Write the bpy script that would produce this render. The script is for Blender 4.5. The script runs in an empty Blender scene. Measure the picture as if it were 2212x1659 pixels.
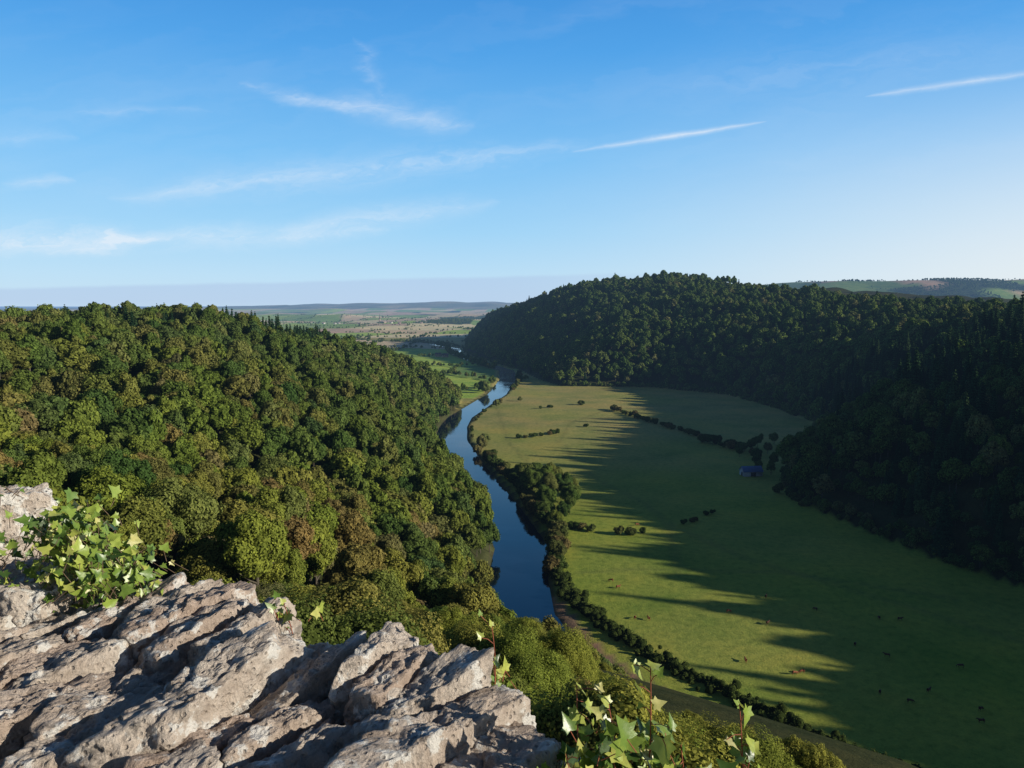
import bpy, bmesh, math, random
import numpy as np
from mathutils import Vector, Matrix, Euler, noise, kdtree
random.seed(7); rng=np.random.default_rng(11)
scn=bpy.context.scene
COL=scn.collection
scn.view_settings.view_transform='Standard'
try: scn.view_settings.look='None'
except Exception: pass
scn.view_settings.exposure=0

# ------------------------------------------------------------------ helpers
def mkmesh(name,V,F,mats=(),shade=None,smooth=False,midx=None):
    me=bpy.data.meshes.new(name)
    V=np.asarray(V,dtype=np.float32)
    if isinstance(F,np.ndarray):
        n=F.shape[1]; loops=F.astype(np.int32).ravel(); starts=np.arange(len(F),dtype=np.int32)*n
    else:
        cnt=np.fromiter((len(f) for f in F),dtype=np.int32,count=len(F))
        loops=np.fromiter((i for f in F for i in f),dtype=np.int32,count=int(cnt.sum()))
        starts=np.concatenate([[0],np.cumsum(cnt)[:-1]]).astype(np.int32)
    me.vertices.add(len(V)); me.vertices.foreach_set('co',V.ravel())
    me.loops.add(len(loops)); me.loops.foreach_set('vertex_index',loops)
    me.polygons.add(len(starts)); me.polygons.foreach_set('loop_start',starts)
    if smooth: me.polygons.foreach_set('use_smooth',np.ones(len(starts),dtype=bool))
    for m in mats: me.materials.append(m)
    if midx is not None: me.polygons.foreach_set('material_index',np.asarray(midx,dtype=np.int32))
    me.update(calc_edges=True)
    if shade is not None:
        a=me.attributes.new('shade','FLOAT','FACE'); a.data.foreach_set('value',np.asarray(shade,dtype=np.float32))
    me.validate()
    return me
def obj(name,data,label=None,category=None,kind=None,group=None,parent=None,loc=None,rot=None,scale=None):
    o=bpy.data.objects.new(name,data); COL.objects.link(o)
    if label: o['label']=label
    if category: o['category']=category
    if kind: o['kind']=kind
    if group: o['group']=group
    if parent: o.parent=parent
    if loc is not None: o.location=loc
    if rot is not None: o.rotation_euler=rot
    if scale is not None: o.scale=(scale,)*3 if not hasattr(scale,'__len__') else scale
    return o
class E:
    """tiny shader-expression wrapper"""
    nt=None
    def __init__(s,sock): s.s=sock
    @staticmethod
    def m(op,a,b=None,c=None,clamp=False):
        n=E.nt.nodes.new('ShaderNodeMath'); n.operation=op; n.use_clamp=clamp
        for i,v in enumerate((a,b,c)):
            if v is None: continue
            if isinstance(v,E): E.nt.links.new(v.s,n.inputs[i])
            else: n.inputs[i].default_value=float(v)
        return E(n.outputs[0])
    def __add__(a,b): return E.m('ADD',a,b)
    __radd__=__add__
    def __sub__(a,b): return E.m('SUBTRACT',a,b)
    def __rsub__(a,b): return E.m('SUBTRACT',b,a)
    def __mul__(a,b): return E.m('MULTIPLY',a,b)
    __rmul__=__mul__
    def __truediv__(a,b): return E.m('DIVIDE',a,b)
def sstep(x,a,b):
    n=E.nt.nodes.new('ShaderNodeMapRange'); n.interpolation_type='SMOOTHSTEP'
    E.nt.links.new(x.s,n.inputs[0]); n.inputs[1].default_value=a; n.inputs[2].default_value=b
    n.inputs[3].default_value=0; n.inputs[4].default_value=1
    return E(n.outputs[0])
def mixc(nt,f,a,b,bt='MIX'):
    n=nt.nodes.new('ShaderNodeMix'); n.data_type='RGBA'; n.blend_type=bt
    for s,v in ((n.inputs[0],f),(n.inputs[6],a),(n.inputs[7],b)):
        if hasattr(v,'s'): v=v.s
        if isinstance(v,bpy.types.NodeSocket): nt.links.new(v,s)
        elif isinstance(v,(int,float)): s.default_value=v
        else: s.default_value=(*v,1)[:4]
    return n.outputs[2]
def ramp(nt,fac,stops,interp='LINEAR'):
    n=nt.nodes.new('ShaderNodeValToRGB'); r=n.color_ramp; r.interpolation=interp
    while len(r.elements)>1: r.elements.remove(r.elements[-1])
    for i,(p,c) in enumerate(stops):
        e=r.elements[0] if i==0 else r.elements.new(p)
        e.position=p; e.color=(*c,1) if len(c)==3 else c
    if isinstance(fac,E): fac=fac.s
    nt.links.new(fac,n.inputs[0]); return n.outputs[0]
def tnoise(nt,vec,scale,detail=4,rough=.55,out=0):
    n=nt.nodes.new('ShaderNodeTexNoise'); n.inputs['Scale'].default_value=scale
    n.inputs['Detail'].default_value=detail; n.inputs['Roughness'].default_value=rough
    if vec is not None: nt.links.new(vec,n.inputs['Vector'])
    return n.outputs[out]
def newmat(name):
    m=bpy.data.materials.new(name); m.use_nodes=True; m.node_tree.nodes.clear()
    m.cycles.emission_sampling='NONE'
    return m,m.node_tree
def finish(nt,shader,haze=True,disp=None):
    """aerial perspective: air light painted on the surface as glow, by distance from the rock in world space"""
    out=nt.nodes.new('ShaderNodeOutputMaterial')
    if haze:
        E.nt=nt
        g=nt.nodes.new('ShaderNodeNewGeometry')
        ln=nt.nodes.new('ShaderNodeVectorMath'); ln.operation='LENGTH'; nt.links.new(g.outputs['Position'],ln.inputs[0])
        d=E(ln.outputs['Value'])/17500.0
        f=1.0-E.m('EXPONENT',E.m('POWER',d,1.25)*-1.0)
        em=nt.nodes.new('ShaderNodeEmission'); em.inputs[0].default_value=(.26,.46,.80,1); em.inputs[1].default_value=.9  # haze put into the surface itself as a bluish glow
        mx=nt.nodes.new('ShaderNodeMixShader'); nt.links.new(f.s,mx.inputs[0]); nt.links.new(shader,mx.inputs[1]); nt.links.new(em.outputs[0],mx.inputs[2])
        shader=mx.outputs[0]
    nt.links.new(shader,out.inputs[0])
def principled(nt,col,rough=.8,spec=.3,bump=None,bstr=.5,bdist=.05,metal=0):
    p=nt.nodes.new('ShaderNodeBsdfPrincipled')
    if isinstance(col,bpy.types.NodeSocket): nt.links.new(col,p.inputs['Base Color'])
    else: p.inputs['Base Color'].default_value=(*col,1)
    if isinstance(rough,bpy.types.NodeSocket): nt.links.new(rough,p.inputs['Roughness'])
    else: p.inputs['Roughness'].default_value=rough
    p.inputs['Specular IOR Level'].default_value=spec; p.inputs['Metallic'].default_value=metal
    if bump is not None:
        b=nt.nodes.new('ShaderNodeBump'); b.inputs['Strength'].default_value=bstr; b.inputs['Distance'].default_value=bdist
        nt.links.new(bump,b.inputs['Height']); nt.links.new(b.outputs[0],p.inputs['Normal'])
    return p.outputs[0]
def simple_mat(name,col,rough=.8,spec=.3,var=.25,scale=3,haze=True):
    m,nt=newmat(name)
    tc=nt.nodes.new('ShaderNodeTexCoord')
    n=tnoise(nt,tc.outputs['Object'],scale,5)
    c=ramp(nt,n,[(.3,tuple(x*(1-var) for x in col)),(.7,tuple(min(1,x*(1+var)) for x in col))])
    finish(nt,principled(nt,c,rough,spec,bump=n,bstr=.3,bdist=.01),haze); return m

# ------------------------------------------------------------------ terrain maths
def polyd(x,y,P):
    P=np.asarray(P,float); best=np.full(x.shape,1e18); val=np.zeros(x.shape)
    for i in range(len(P)-1):
        ax,ay=P[i,:2]; bx,by=P[i+1,:2]; dx,dy=bx-ax,by-ay
        t=np.clip(((x-ax)*dx+(y-ay)*dy)/(dx*dx+dy*dy),0,1)
        d=(x-ax-t*dx)**2+(y-ay-t*dy)**2
        m=d<best; best=np.where(m,d,best)
        if P.shape[1]>2: val=np.where(m,P[i,2]+t*(P[i+1,2]-P[i,2]),val)
    return np.sqrt(best),val
def inpoly(x,y,P):
    r=np.zeros(x.shape,bool); n=len(P); j=n-1
    for i in range(n):
        xi,yi=P[i][:2]; xj,yj=P[j][:2]
        if yi!=yj:
            c=((yi>y)!=(yj>y))&(x<(xj-xi)*(y-yi)/(yj-yi)+xi); r^=c
        j=i
    return r
def ss(x,a,b):
    t=np.clip((x-a)/(b-a),0,1); return t*t*(3-2*t)
def sn(x,y,L,seed):
    r=np.random.default_rng(seed); s=0
    for k in range(6):
        a=r.uniform(0,6.28); l=L/r.uniform(.6,1.8); s=s+np.sin((x*np.cos(a)+y*np.sin(a))*6.28/l+r.uniform(0,6.28))
    return s/3.2
RIVER=[(430,20,16),(250,70,16),(150,122,13),(100,143,12),(62,175,12),(35,206,12),(13,244,13),(3,285,13),(2,322,13),(5,367,13),(-7,435,12.5),(-19,492,12.5),(-37,565,15),(-54,663,14),(-58,740,13),(-56,802,12.5),(-37,916,12),(-20,1012,12),(-7,1199,13),(-9,1366,13),(-75,1600,13),(-128,1808,13),(-155,2050,13),(-250,2300,14),(-600,2600,14)]
LFOOT=[(600,-60),(430,-12),(250,40),(140,100),(92,126),(52,157),(24,190),(-2,238),(-12,285),(-12,322),(-9,367),(-21,435),(-33,492),(-54,565),(-71,663),(-75,740),(-72,802),(-62,870),(-64,950),(-110,1010),(-250,1050),(-450,1050),(-800,1000),(-1600,800)]
LPOLY=LFOOT+[(-1600,-500),(600,-500)]
LRIDGE=[(600,-350,45),(120,-90,70),(30,-18,106),(0,-2,116),(-120,-30,104),(-280,40,99),(-360,200,97),(-335,400,99),(-290,600,99),(-250,750,88),(-190,850,64),(-115,925,32),(-82,955,7)]
RFOOT=[(330,-500),(300,-200),(275,0),(250,150),(232,250),(217,311),(198,353),(176,445),(180,492),(208,560),(268,648),(306,760),(304,874),(285,1000),(200,1090),(70,1105),(42,1200),(16,1366),(-48,1600),(-98,1808),(-118,1950),(-130,2150),(-140,2350),(-120,2600),(0,2900),(1500,3300)]
RPOLY=RFOOT+[(4000,3000),(4000,-500)]
RRIDGE=[(760,-500,105),(740,0,110),(720,400,110),(690,700,102),(667,1000,98),(590,1200,112),(450,1500,138),(340,1900,182),(200,2120,154),(60,2330,112),(-60,2500,78),(100,2800,80)]
def height(x,y):
    x=np.asarray(x,float); y=np.asarray(y,float)
    z=.5*sn(x,y,160,1)*.5
    far=ss(y,1500,5000)
    z=z+far*(14+14*sn(x,y,1700,2)+6*sn(x,y,600,3))
    z=z+ss(y,7000,12500)*(48+34*sn(x,y*.6,5200,5)+14*sn(x,y,1900,6))*np.exp(-((x+1500)/5200.)**2)
    z=z+ss(y,9000,12500)*78*np.exp(-((x+1700)/2300.)**2-((y-13000)/2000.)**2)*(1+.25*sn(x,y,1500,8))
    z=z+ss(y,2500,4800)*268*np.exp(-np.abs((x-3300)/2300.)**4-((y-5200)/1100.)**2)*(1+.07*sn(x,y,1100,9))
    inL=inpoly(x,y,LPOLY); dF,_=polyd(x,y,LFOOT); dR,H=polyd(x,y,LRIDGE)
    u=dF/(dF+dR+1e-6); k=1.75+.6*ss(np.hypot(x,y),100,260)*(1-.3*ss(y,500,800))
    zl=H*(1-(1-u)**k)+(3.2*sn(x,y,110,12)+2.5*sn(x,y,190,13))*np.minimum(1,dF/80)
    near=ss(y,.6,7)*(1-ss(np.hypot(x,y),40,120))
    zl=zl-15*near
    plat=(y<=.5)&(np.hypot(x,y)<12)
    zl=np.where(plat,118.3,zl)
    z=np.where(inL,z+zl,z)
    inR=inpoly(x,y,RPOLY); dF2,_=polyd(x,y,RFOOT); dR2,H2=polyd(x,y,RRIDGE)
    u2=dF2/(dF2+dR2+1e-6); k2=3.6-1.85*ss(y,600,1400)
    zr=H2*(1-(1-u2)**k2)+6.5*sn(x,y,150,14)*np.minimum(1,dF2/100)
    z=np.where(inR,z+zr*(1-ss(x,2200,3800)),z)
    d,hw=polyd(x,y,RIVER); dr=d-hw
    z=z*ss(dr,0,12)+(1-ss(dr,0,12))*np.minimum(z,.3)
    z=np.where(dr<4,z*ss(dr,-4,3.5)+(-3.0)*(1-ss(dr,-4,3.5)),z)
    return z
def H1(x,y): return float(height(np.array([x]),np.array([y]))[0])
AZ=math.radians(107.5)
def shadow_tan(xp,yp):
    s=np.arange(60,900,4.); cx=xp+math.sin(AZ)*s; cy=yp+math.cos(AZ)*s
    return float(np.max((height(cx,cy)+18*inpoly(cx,cy,RPOLY))/s))
EL=math.atan(1.06*sum(shadow_tan(*p)*w for p,w in (((66,322),.35),((54,470),.2),((53,663),.15),((98,235),.30))))
EL=min(max(EL,math.radians(15)),math.radians(24))

# far field cells
cells=[]
for gx in range(-24,26):
    for gy in range(0,34):
        cells.append((gx*230+rng.uniform(-90,90)+(gy%2)*90, 900+gy*(200+gy*10)+rng.uniform(-60,60)))
kd=kdtree.KDTree(len(cells))
for i,c in enumerate(cells): kd.insert((c[0],c[1]*.75,0),i)
kd.balance()
PAL=[(.62,.47,.29),(.52,.37,.26),(.24,.36,.09),(.70,.59,.35),(.18,.28,.08),(.29,.38,.11),(.64,.50,.32),(.045,.075,.03),(.36,.48,.09)]
cellcol=[]
for c in cells:
    if c[0]>900: cellcol.append(random.choices(range(8),weights=[2,1,4,1.5,4,4,1.5,5])[0])
    elif c[1]<1900: cellcol.append(random.choices(range(9),weights=[.5,0,3,1.2,3,4,.8,0,8])[0])
    else: cellcol.append(random.choices(range(9),weights=[4.5,3,4,5,3,3,4.5,2,2])[0])

# ------------------------------------------------------------------ ground
def axis(lo,hi,step,lo_end,hi_end,g1,cap,lim,g2):
    a=list(np.arange(lo,hi,step)); s=step
    v=a[-1]
    while v<hi_end:
        s=min(s*g1,cap) if abs(v)<lim else s*g2
        v+=s; a.append(v)
    s=step; v=a[0]; b=[]
    while v>lo_end:
        s=min(s*g1,cap) if abs(v)<lim else s*g2
        v-=s; b.append(v)
    return np.array(b[::-1]+a)
xs=axis(-130,330,3.2,-26000,26000,1.03,14,1700,1.09)
ysn=np.concatenate([np.arange(-450,-10,22),np.arange(-10,30,1.5),np.arange(30,1400,3.2)])
yl=[ysn[-1]]; s=3.2
while yl[-1]<26000: s*=1.022; yl.append(yl[-1]+s)
ys=np.concatenate([ysn,np.array(yl[1:])])
X,Y=np.meshgrid(xs,ys); Z=height(X,Y)
nx,ny=len(xs),len(ys)
V=np.stack([X.ravel(),Y.ravel(),Z.ravel()],1)
I=np.arange(nx*ny).reshape(ny,nx)
F=np.stack([I[:-1,:-1].ravel(),I[:-1,1:].ravel(),I[1:,1:].ravel(),I[1:,:-1].ravel()],1)
xf,yf=X.ravel(),Y.ravel()
col=np.zeros((len(xf),4)); col[:,3]=1
grass=np.array([.265,.33,.05]); dry=np.array([.35,.315,.115])
t=np.clip(np.clip(.5+.5*sn(xf,yf,130,21),0,1)*.35+ss(yf,380,760)*.7,0,1)
col[:,:3]=grass*(1-t[:,None])+dry*t[:,None]
rivx=np.interp(yf,[p[1] for p in RIVER],[p[0] for p in RIVER])
inRp=inpoly(xf,yf,RPOLY); inLp=inpoly(xf,yf,LPOLY)
far2=((yf>2600)|((yf>960)&(xf<rivx-20)&~inRp))&~inLp
idx=np.nonzero(far2&(yf<10500)&(np.abs(xf)<6500))[0]
for i in idx:
    a=kd.find((xf[i],yf[i]*.75,0)); col[i,:3]=PAL[cellcol[a[1]]]
rr_=(xf>1000)&(yf>2600); col[rr_,:3]*=.75
idx=np.nonzero((yf>=10500)|((yf>1010)&(np.abs(xf)>=6500)))[0]
tt=np.clip(.5+.5*sn(xf[idx],yf[idx],700,31),0,1)[:,None]
col[idx,:3]=np.array([.08,.12,.05])*(1-tt)+np.array([.34,.3,.17])*tt
wood=(inLp|(inRp&(xf<1500)&(yf<2900)))
col[wood,:3]=(.045,.05,.02)
d,hw=polyd(xf,yf,RIVER); dr=d-hw
bank=(dr<4)&(yf<1100); col[bank,:3]=(.09,.095,.04)
shg=[(15,300),(22,272),(34,242),(56,211),(76,191)]
ds,_=polyd(xf,yf,shg); sh=(ds<4.6)&(dr<7); col[sh,:3]=(.27,.18,.12)
col[(dr<0),:3]=(.05,.045,.03)
for P in ([(45,640),(48,560),(62,500),(80,450),(86,405),(75,330)],[(110,860),(60,760),(40,650)],[(-18,880),(-10,760),(-4,660),(12,560)],[(30,330),(60,335),(120,330),(180,300)],[(86,405),(110,350),(150,300),(200,240)]):
    dp,_=polyd(xf,yf,P); w=np.exp(-(dp/2.2)**2)*.35*((yf<900)&~wood); col[:,:3]=col[:,:3]*(1-w[:,None])+np.array([.15,.16,.06])*w[:,None]
m,nt=newmat('ground_cover'); E.nt=nt
at=nt.nodes.new('ShaderNodeAttribute'); at.attribute_name='zone'
g=nt.nodes.new('ShaderNodeNewGeometry')
n1=tnoise(nt,g.outputs['Position'],.30,6,.65); n2=tnoise(nt,g.outputs['Position'],.022,5,.6); n3=tnoise(nt,g.outputs['Position'],1.6,3,.7)
c=mixc(nt,1.0,at.outputs['Color'],ramp(nt,n1,[(.25,(.58,.66,.6)),(.5,(1,1,1)),(.75,(1.3,1.2,1.12))]),'MULTIPLY')
c=mixc(nt,1.0,c,ramp(nt,n2,[(.3,(.66,.80,.74)),(.5,(1,1,1)),(.7,(1.3,1.10,1.08))]),'MULTIPLY')
c=mixc(nt,1.0,c,ramp(nt,n3,[(.3,(.80,.85,.80)),(.7,(1.17,1.13,1.13))]),'MULTIPLY')
hb=E(n1)*1.0+E(n3)*.5
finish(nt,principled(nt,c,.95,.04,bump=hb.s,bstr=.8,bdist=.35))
me=mkmesh('ground',V,F,[m],smooth=True)
ca=me.color_attributes.new('zone','FLOAT_COLOR','POINT'); ca.data.foreach_set('color',col.astype(np.float32).ravel())
obj('ground',me,'valley floor and hills with grazed green meadow and farmland','terrain','structure')

# ------------------------------------------------------------------ water
m,nt=newmat('river_water')
g=nt.nodes.new('ShaderNodeNewGeometry')
n=tnoise(nt,g.outputs['Position'],.45,3,.5); n2=tnoise(nt,g.outputs['Position'],.03,3)
rc=ramp(nt,n2,[(.4,(.03,.03,.03)),(.62,(.09,.09,.09))])
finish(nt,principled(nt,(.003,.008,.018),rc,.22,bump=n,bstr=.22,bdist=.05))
R=np.array(RIVER); Vw=[];Fw=[]
pts=[]
for i in range(len(R)-1):
    L=np.hypot(*(R[i+1,:2]-R[i,:2])); k=max(1,int(L/12))
    for j in range(k): pts.append(R[i]+(R[i+1]-R[i])*j/k)
pts.append(R[-1]); pts=np.array(pts)
for i,p in enumerate(pts):
    a=pts[max(0,i-2)];b=pts[min(len(pts)-1,i+2)]; tv=(b-a)[:2]; tv/=np.hypot(*tv); nv=np.array([-tv[1],tv[0]])
    for sgn in (-1,1): Vw.append((p[0]+nv[0]*sgn*(p[2]+5),p[1]+nv[1]*sgn*(p[2]+5),-1.1))
    if i: k=2*i; Fw.append((k-2,k-1,k+1,k))
obj('river',mkmesh('river',Vw,Fw,[m]),'calm dark blue river winding between wooded bank and meadow','river','structure')

# ------------------------------------------------------------------ foliage
def leafmat(name,stops,yellow=.0,trans=.22):
    m,nt=newmat(name); E.nt=nt
    oi=nt.nodes.new('ShaderNodeObjectInfo')
    c=ramp(nt,oi.outputs['Random'],stops)
    at=nt.nodes.new('ShaderNodeAttribute'); at.attribute_name='shade'
    if yellow:
        sp=nt.nodes.new('ShaderNodeSeparateXYZ'); nt.links.new(oi.outputs['Location'],sp.inputs[0])
        fy=1.0-sstep(E(sp.outputs[1]),130,620)*.75
        fx=1.0-sstep(E(sp.outputs[0]),60,160)*.92
        nn=E(tnoise(nt,oi.outputs['Location'],.012,3))
        r2=E.m('FRACT',E(oi.outputs['Random'])*17.31)
        f=E.m('MULTIPLY',fy*fx,sstep(nn+r2*.5,.50,.86),clamp=True)*yellow
        yc=ramp(nt,E.m('FRACT',E(oi.outputs['Random'])*7.7),[(0,(.17,.23,.04)),(.35,(.23,.27,.045)),(.6,(.28,.275,.055)),(.8,(.25,.22,.065)),(.93,(.28,.19,.075)),(1,(.23,.18,.11))])
        c=mixc(nt,f,c,yc)
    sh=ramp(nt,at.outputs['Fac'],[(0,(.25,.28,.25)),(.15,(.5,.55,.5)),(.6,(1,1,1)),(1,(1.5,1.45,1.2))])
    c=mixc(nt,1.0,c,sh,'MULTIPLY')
    p=nt.nodes.new('ShaderNodeBsdfDiffuse'); nt.links.new(c,p.inputs[0])
    tr=nt.nodes.new('ShaderNodeBsdfTranslucent'); nt.links.new(c,tr.inputs[0])
    mx=nt.nodes.new('ShaderNodeMixShader'); mx.inputs[0].default_value=trans
    nt.links.new(p.outputs[0],mx.inputs[1]); nt.links.new(tr.outputs[0],mx.inputs[2])
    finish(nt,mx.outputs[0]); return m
M_BROAD=leafmat('broadleaf_foliage',[(0,(.065,.12,.032)),(.2,(.12,.18,.042)),(.4,(.075,.13,.036)),(.6,(.15,.205,.05)),(.75,(.085,.14,.048)),(.9,(.165,.20,.06)),(1,(.195,.19,.08))],yellow=.9)
M_CONI=leafmat('conifer_foliage',[(0,(.022,.052,.024)),(.5,(.033,.07,.03)),(1,(.052,.09,.038))],trans=.1)
M_BUSH=leafmat('bush_foliage',[(0,(.06,.10,.026)),(.5,(.09,.13,.034)),(.8,(.14,.15,.05)),(1,(.20,.155,.065))])
M_WILLOW=leafmat('willow_foliage',[(0,(.18,.23,.075)),(.5,(.23,.25,.085)),(1,(.25,.22,.09))])
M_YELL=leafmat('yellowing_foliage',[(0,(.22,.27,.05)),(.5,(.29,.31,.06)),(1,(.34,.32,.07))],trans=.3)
M_BARK=simple_mat('bark',(.10,.085,.065),.9,.1,.35,2)

def ico(sub):
    bm=bmesh.new(); bmesh.ops.create_icosphere(bm,subdivisions=sub,radius=1)
    v=np.array([q.co[:] for q in bm.verts]); f=np.array([[q.index for q in p.verts] for p in bm.faces]); bm.free(); return v,f
ICO1=ico(1); ICO2=ico(2); ICO6,ICO6F=ico(6); ICO5,ICO5F=ico(5)
def unit(n,r):
    v=r.normal(size=(n,3)); return v/np.linalg.norm(v,axis=1)[:,None]
def leaves(P,N,size,r,asp=1.0):
    n=len(P); a=np.cross(N,unit(n,r)); a/=np.linalg.norm(a,axis=1)[:,None]+1e-9; b=np.cross(N,a)
    s=(size*r.uniform(.6,1.35,n))[:,None]*.5
    k=r.uniform(-.35,.35,(n,1))
    q=np.stack([P-a*s*asp, P-b*s*.75+a*s*k, P+a*s*asp+N*s*.25, P+b*s*.75+a*s*k],1)
    return q.reshape(-1,3)
def tube(pts,rad,n=6):
    V=[];F=[]
    pts=[Vector(p) for p in pts]
    for i,p in enumerate(pts):
        t=(pts[min(i+1,len(pts)-1)]-pts[max(i-1,0)]).normalized()
        a=t.orthogonal().normalized(); b=t.cross(a)
        for k in range(n):
            an=2*math.pi*k/n; V.append(tuple(p+(a*math.cos(an)+b*math.sin(an))*rad[i]))
        if i:
            for k in range(n):
                F.append(((i-1)*n+k,(i-1)*n+(k+1)%n,i*n+(k+1)%n,i*n+k))
    return V,F
def crown_from_lobes(C,Rr,nleaf,size,r,core=.8,spread=.25,up=.25,ic=None,nw=.95,wild=.55):
    C=np.array(C);Rr=np.array(Rr); ic=ic or ICO2
    w=Rr**2;w/=w.sum(); li=r.choice(len(C),int(nleaf*1.6),p=w)
    d=unit(len(li),r); d[:,2]+=up; d/=np.linalg.norm(d,axis=1)[:,None]
    f=.80+spread*r.random(len(li))+.10*np.sin(d[:,0]*7+li)+.10*np.sin(d[:,1]*8+li*2)+.07*np.sin(d[:,2]*9)
    P=C[li]+d*(Rr[li]*f)[:,None]
    keep=np.ones(len(li),bool)
    for j in range(len(C)):
        m_=np.abs(P[:,0]-C[j,0])<Rr[j]
        dd=np.linalg.norm(P[m_]-C[j],axis=1); q=np.nonzero(m_)[0]; keep[q[(dd<Rr[j]*.78)&(li[q]!=j)]]=False
    P=P[keep][:nleaf]; d=d[keep][:nleaf]; li=li[keep][:nleaf]
    N=d*nw+unit(len(P),r)*wild; N/=np.linalg.norm(N,axis=1)[:,None]
    V=leaves(P,N,size,r)
    nq=len(P)
    lobeb=r.uniform(-.14,.14,len(C))
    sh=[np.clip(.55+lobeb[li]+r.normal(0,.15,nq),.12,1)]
    Fq=np.arange(nq*4).reshape(-1,4).tolist()
    off=len(V); VV=[V]
    for j in range(len(C)):
        vv=ic[0]*(Rr[j]*core)*(1+.1*np.sin(ic[0][:,[1,2,0]]*5+j))+C[j]
        VV.append(vv); Fq+=(ic[1]+off).tolist()
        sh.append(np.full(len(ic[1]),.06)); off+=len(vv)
    return np.concatenate(VV),Fq,list(np.concatenate(sh))
def broad_crown(seed,nleaf,size,R=5.6,H=12.5,z0=4.5,nl=20,ic=None):
    r=np.random.default_rng(seed); C=[];Rr=[]
    for k in range(nl):
        a=k*2.399+r.uniform(-.5,.5); h=(k+.5)/nl*1.25-.25
        rr=R*.70*math.sqrt(max(.03,1-h*h))*r.uniform(.7,1.2)
        C.append((rr*math.cos(a),rr*math.sin(a),z0+H*(.40+.34*h)+r.uniform(-1.1,1.1))); Rr.append(R*r.uniform(.18,.42))
    C.append((0,0,z0+H*.42));Rr.append(R*.6)
    return crown_from_lobes(C,Rr,nleaf,size,r,ic=ic)
def broad_trunk(seed,H=14,R=5.):
    r=random.Random(seed); V,F=tube([(0,0,-1),(r.uniform(-.2,.2),0,2),(r.uniform(-.3,.3),r.uniform(-.3,.3),5),(0,0,9),(.2,0,H)],[.42,.34,.27,.17,.05],7)
    for k in range(7):
        a=k*2.4; z=4+k*.9; o=len(V)
        v,f=tube([(0,0,z),(math.cos(a)*R*.35,math.sin(a)*R*.35,z+1.3),(math.cos(a)*R*.75,math.sin(a)*R*.75,z+3.2)],[.16,.1,.03],5)
        V+=v; F+=[tuple(i+o for i in q) for q in f]
    return V,F
def conifer_crown(seed,nleaf,size,R=3.3,H=20):
    r=np.random.default_rng(seed)
    h=1-np.sqrt(r.random(nleaf)*.97+.0009)
    h=np.clip(h,0,1); lev=np.floor(h*17)/17+.5/17+r.normal(0,.008,nleaf)
    nb=9; bi=r.integers(0,nb,nleaf); ang=bi*2*math.pi/nb+np.floor(h*17)*1.3+r.normal(0,.16,nleaf)
    br=(R*(1-lev)**.85+.15)*(.86+.28*np.sin(bi*3.1+np.floor(h*17)*2.2)**2)
    t=np.sqrt(r.random(nleaf)); rad=br*t
    z=2.2+(H-2.2)*lev-.32*rad+r.normal(0,.1,nleaf)
    P=np.stack([rad*np.cos(ang),rad*np.sin(ang),z],1)
    N=np.stack([.55*np.cos(ang),.55*np.sin(ang),np.ones(nleaf)],1)+unit(nleaf,r)*.5; N/=np.linalg.norm(N,axis=1)[:,None]
    V=leaves(P,N,size,r,1.3); F=[tuple(range(4*i,4*i+4)) for i in range(nleaf)]
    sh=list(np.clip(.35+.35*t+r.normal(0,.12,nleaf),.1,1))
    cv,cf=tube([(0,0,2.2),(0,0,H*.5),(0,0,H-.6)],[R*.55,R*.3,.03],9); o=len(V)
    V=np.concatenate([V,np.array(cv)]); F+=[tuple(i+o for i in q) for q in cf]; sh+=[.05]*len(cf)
    return V,F,sh
def bush_crown(seed,nleaf,size,R=2.6,H=3.6):
    r=np.random.default_rng(seed); C=[];Rr=[]
    for k in range(11):
        a=k*2.4; rr=R*.6*r.uniform(.3,1.1); C.append((rr*math.cos(a),rr*math.sin(a),H*r.uniform(.2,.75))); Rr.append(R*r.uniform(.3,.45))
    return crown_from_lobes(C,Rr,nleaf,size,r)
def join(*parts):
    V=[];F=[];S=[];M=[];o=0
    for (v,f,s,mi) in parts:
        v=np.asarray(v); V.append(v); F+=[tuple(i+o for i in q) for q in f]; S+=list(s); M+=[mi]*len(f); o+=len(v)
    return np.concatenate(V),F,S,M

shapes=[(5.8,12.5,4.3,26),(4.8,13.5,4.5,22),(6.6,11.5,4.0,32),(5.4,12.5,4.6,20),(4.4,14.5,4.2,24)]
near_crowns=[];trunks=[];close_crowns=[];yell=[]
midcol=bpy.data.collections.new('wood_variants')
for i,(R_,H_,z_,nl) in enumerate(shapes):
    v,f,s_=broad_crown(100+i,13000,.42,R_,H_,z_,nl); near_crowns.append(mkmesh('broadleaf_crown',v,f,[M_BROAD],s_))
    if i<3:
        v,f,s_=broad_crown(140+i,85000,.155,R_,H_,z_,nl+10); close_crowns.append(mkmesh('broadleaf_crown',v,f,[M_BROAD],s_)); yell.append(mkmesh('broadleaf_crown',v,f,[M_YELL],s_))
    tv,tf=broad_trunk(i,z_+H_*.6,R_); trunks.append(mkmesh('trunk',tv,tf,[M_BARK],smooth=True))
    ttv,ttf=tube([(0,0,-2),(0,0,z_+H_*.4)],[.4,.15],5)
    for nm,nlf,sz,ic in (('a_mid',2800,.85,ICO2),('a_zfar',650,1.7,ICO1)):
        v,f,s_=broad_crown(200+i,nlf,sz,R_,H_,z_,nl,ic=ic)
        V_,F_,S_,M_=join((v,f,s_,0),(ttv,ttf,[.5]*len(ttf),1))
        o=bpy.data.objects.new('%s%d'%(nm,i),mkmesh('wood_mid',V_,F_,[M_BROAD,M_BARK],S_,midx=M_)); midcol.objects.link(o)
conicol=bpy.data.collections.new('conifer_variants'); near_con=[]; contr=[]
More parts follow.
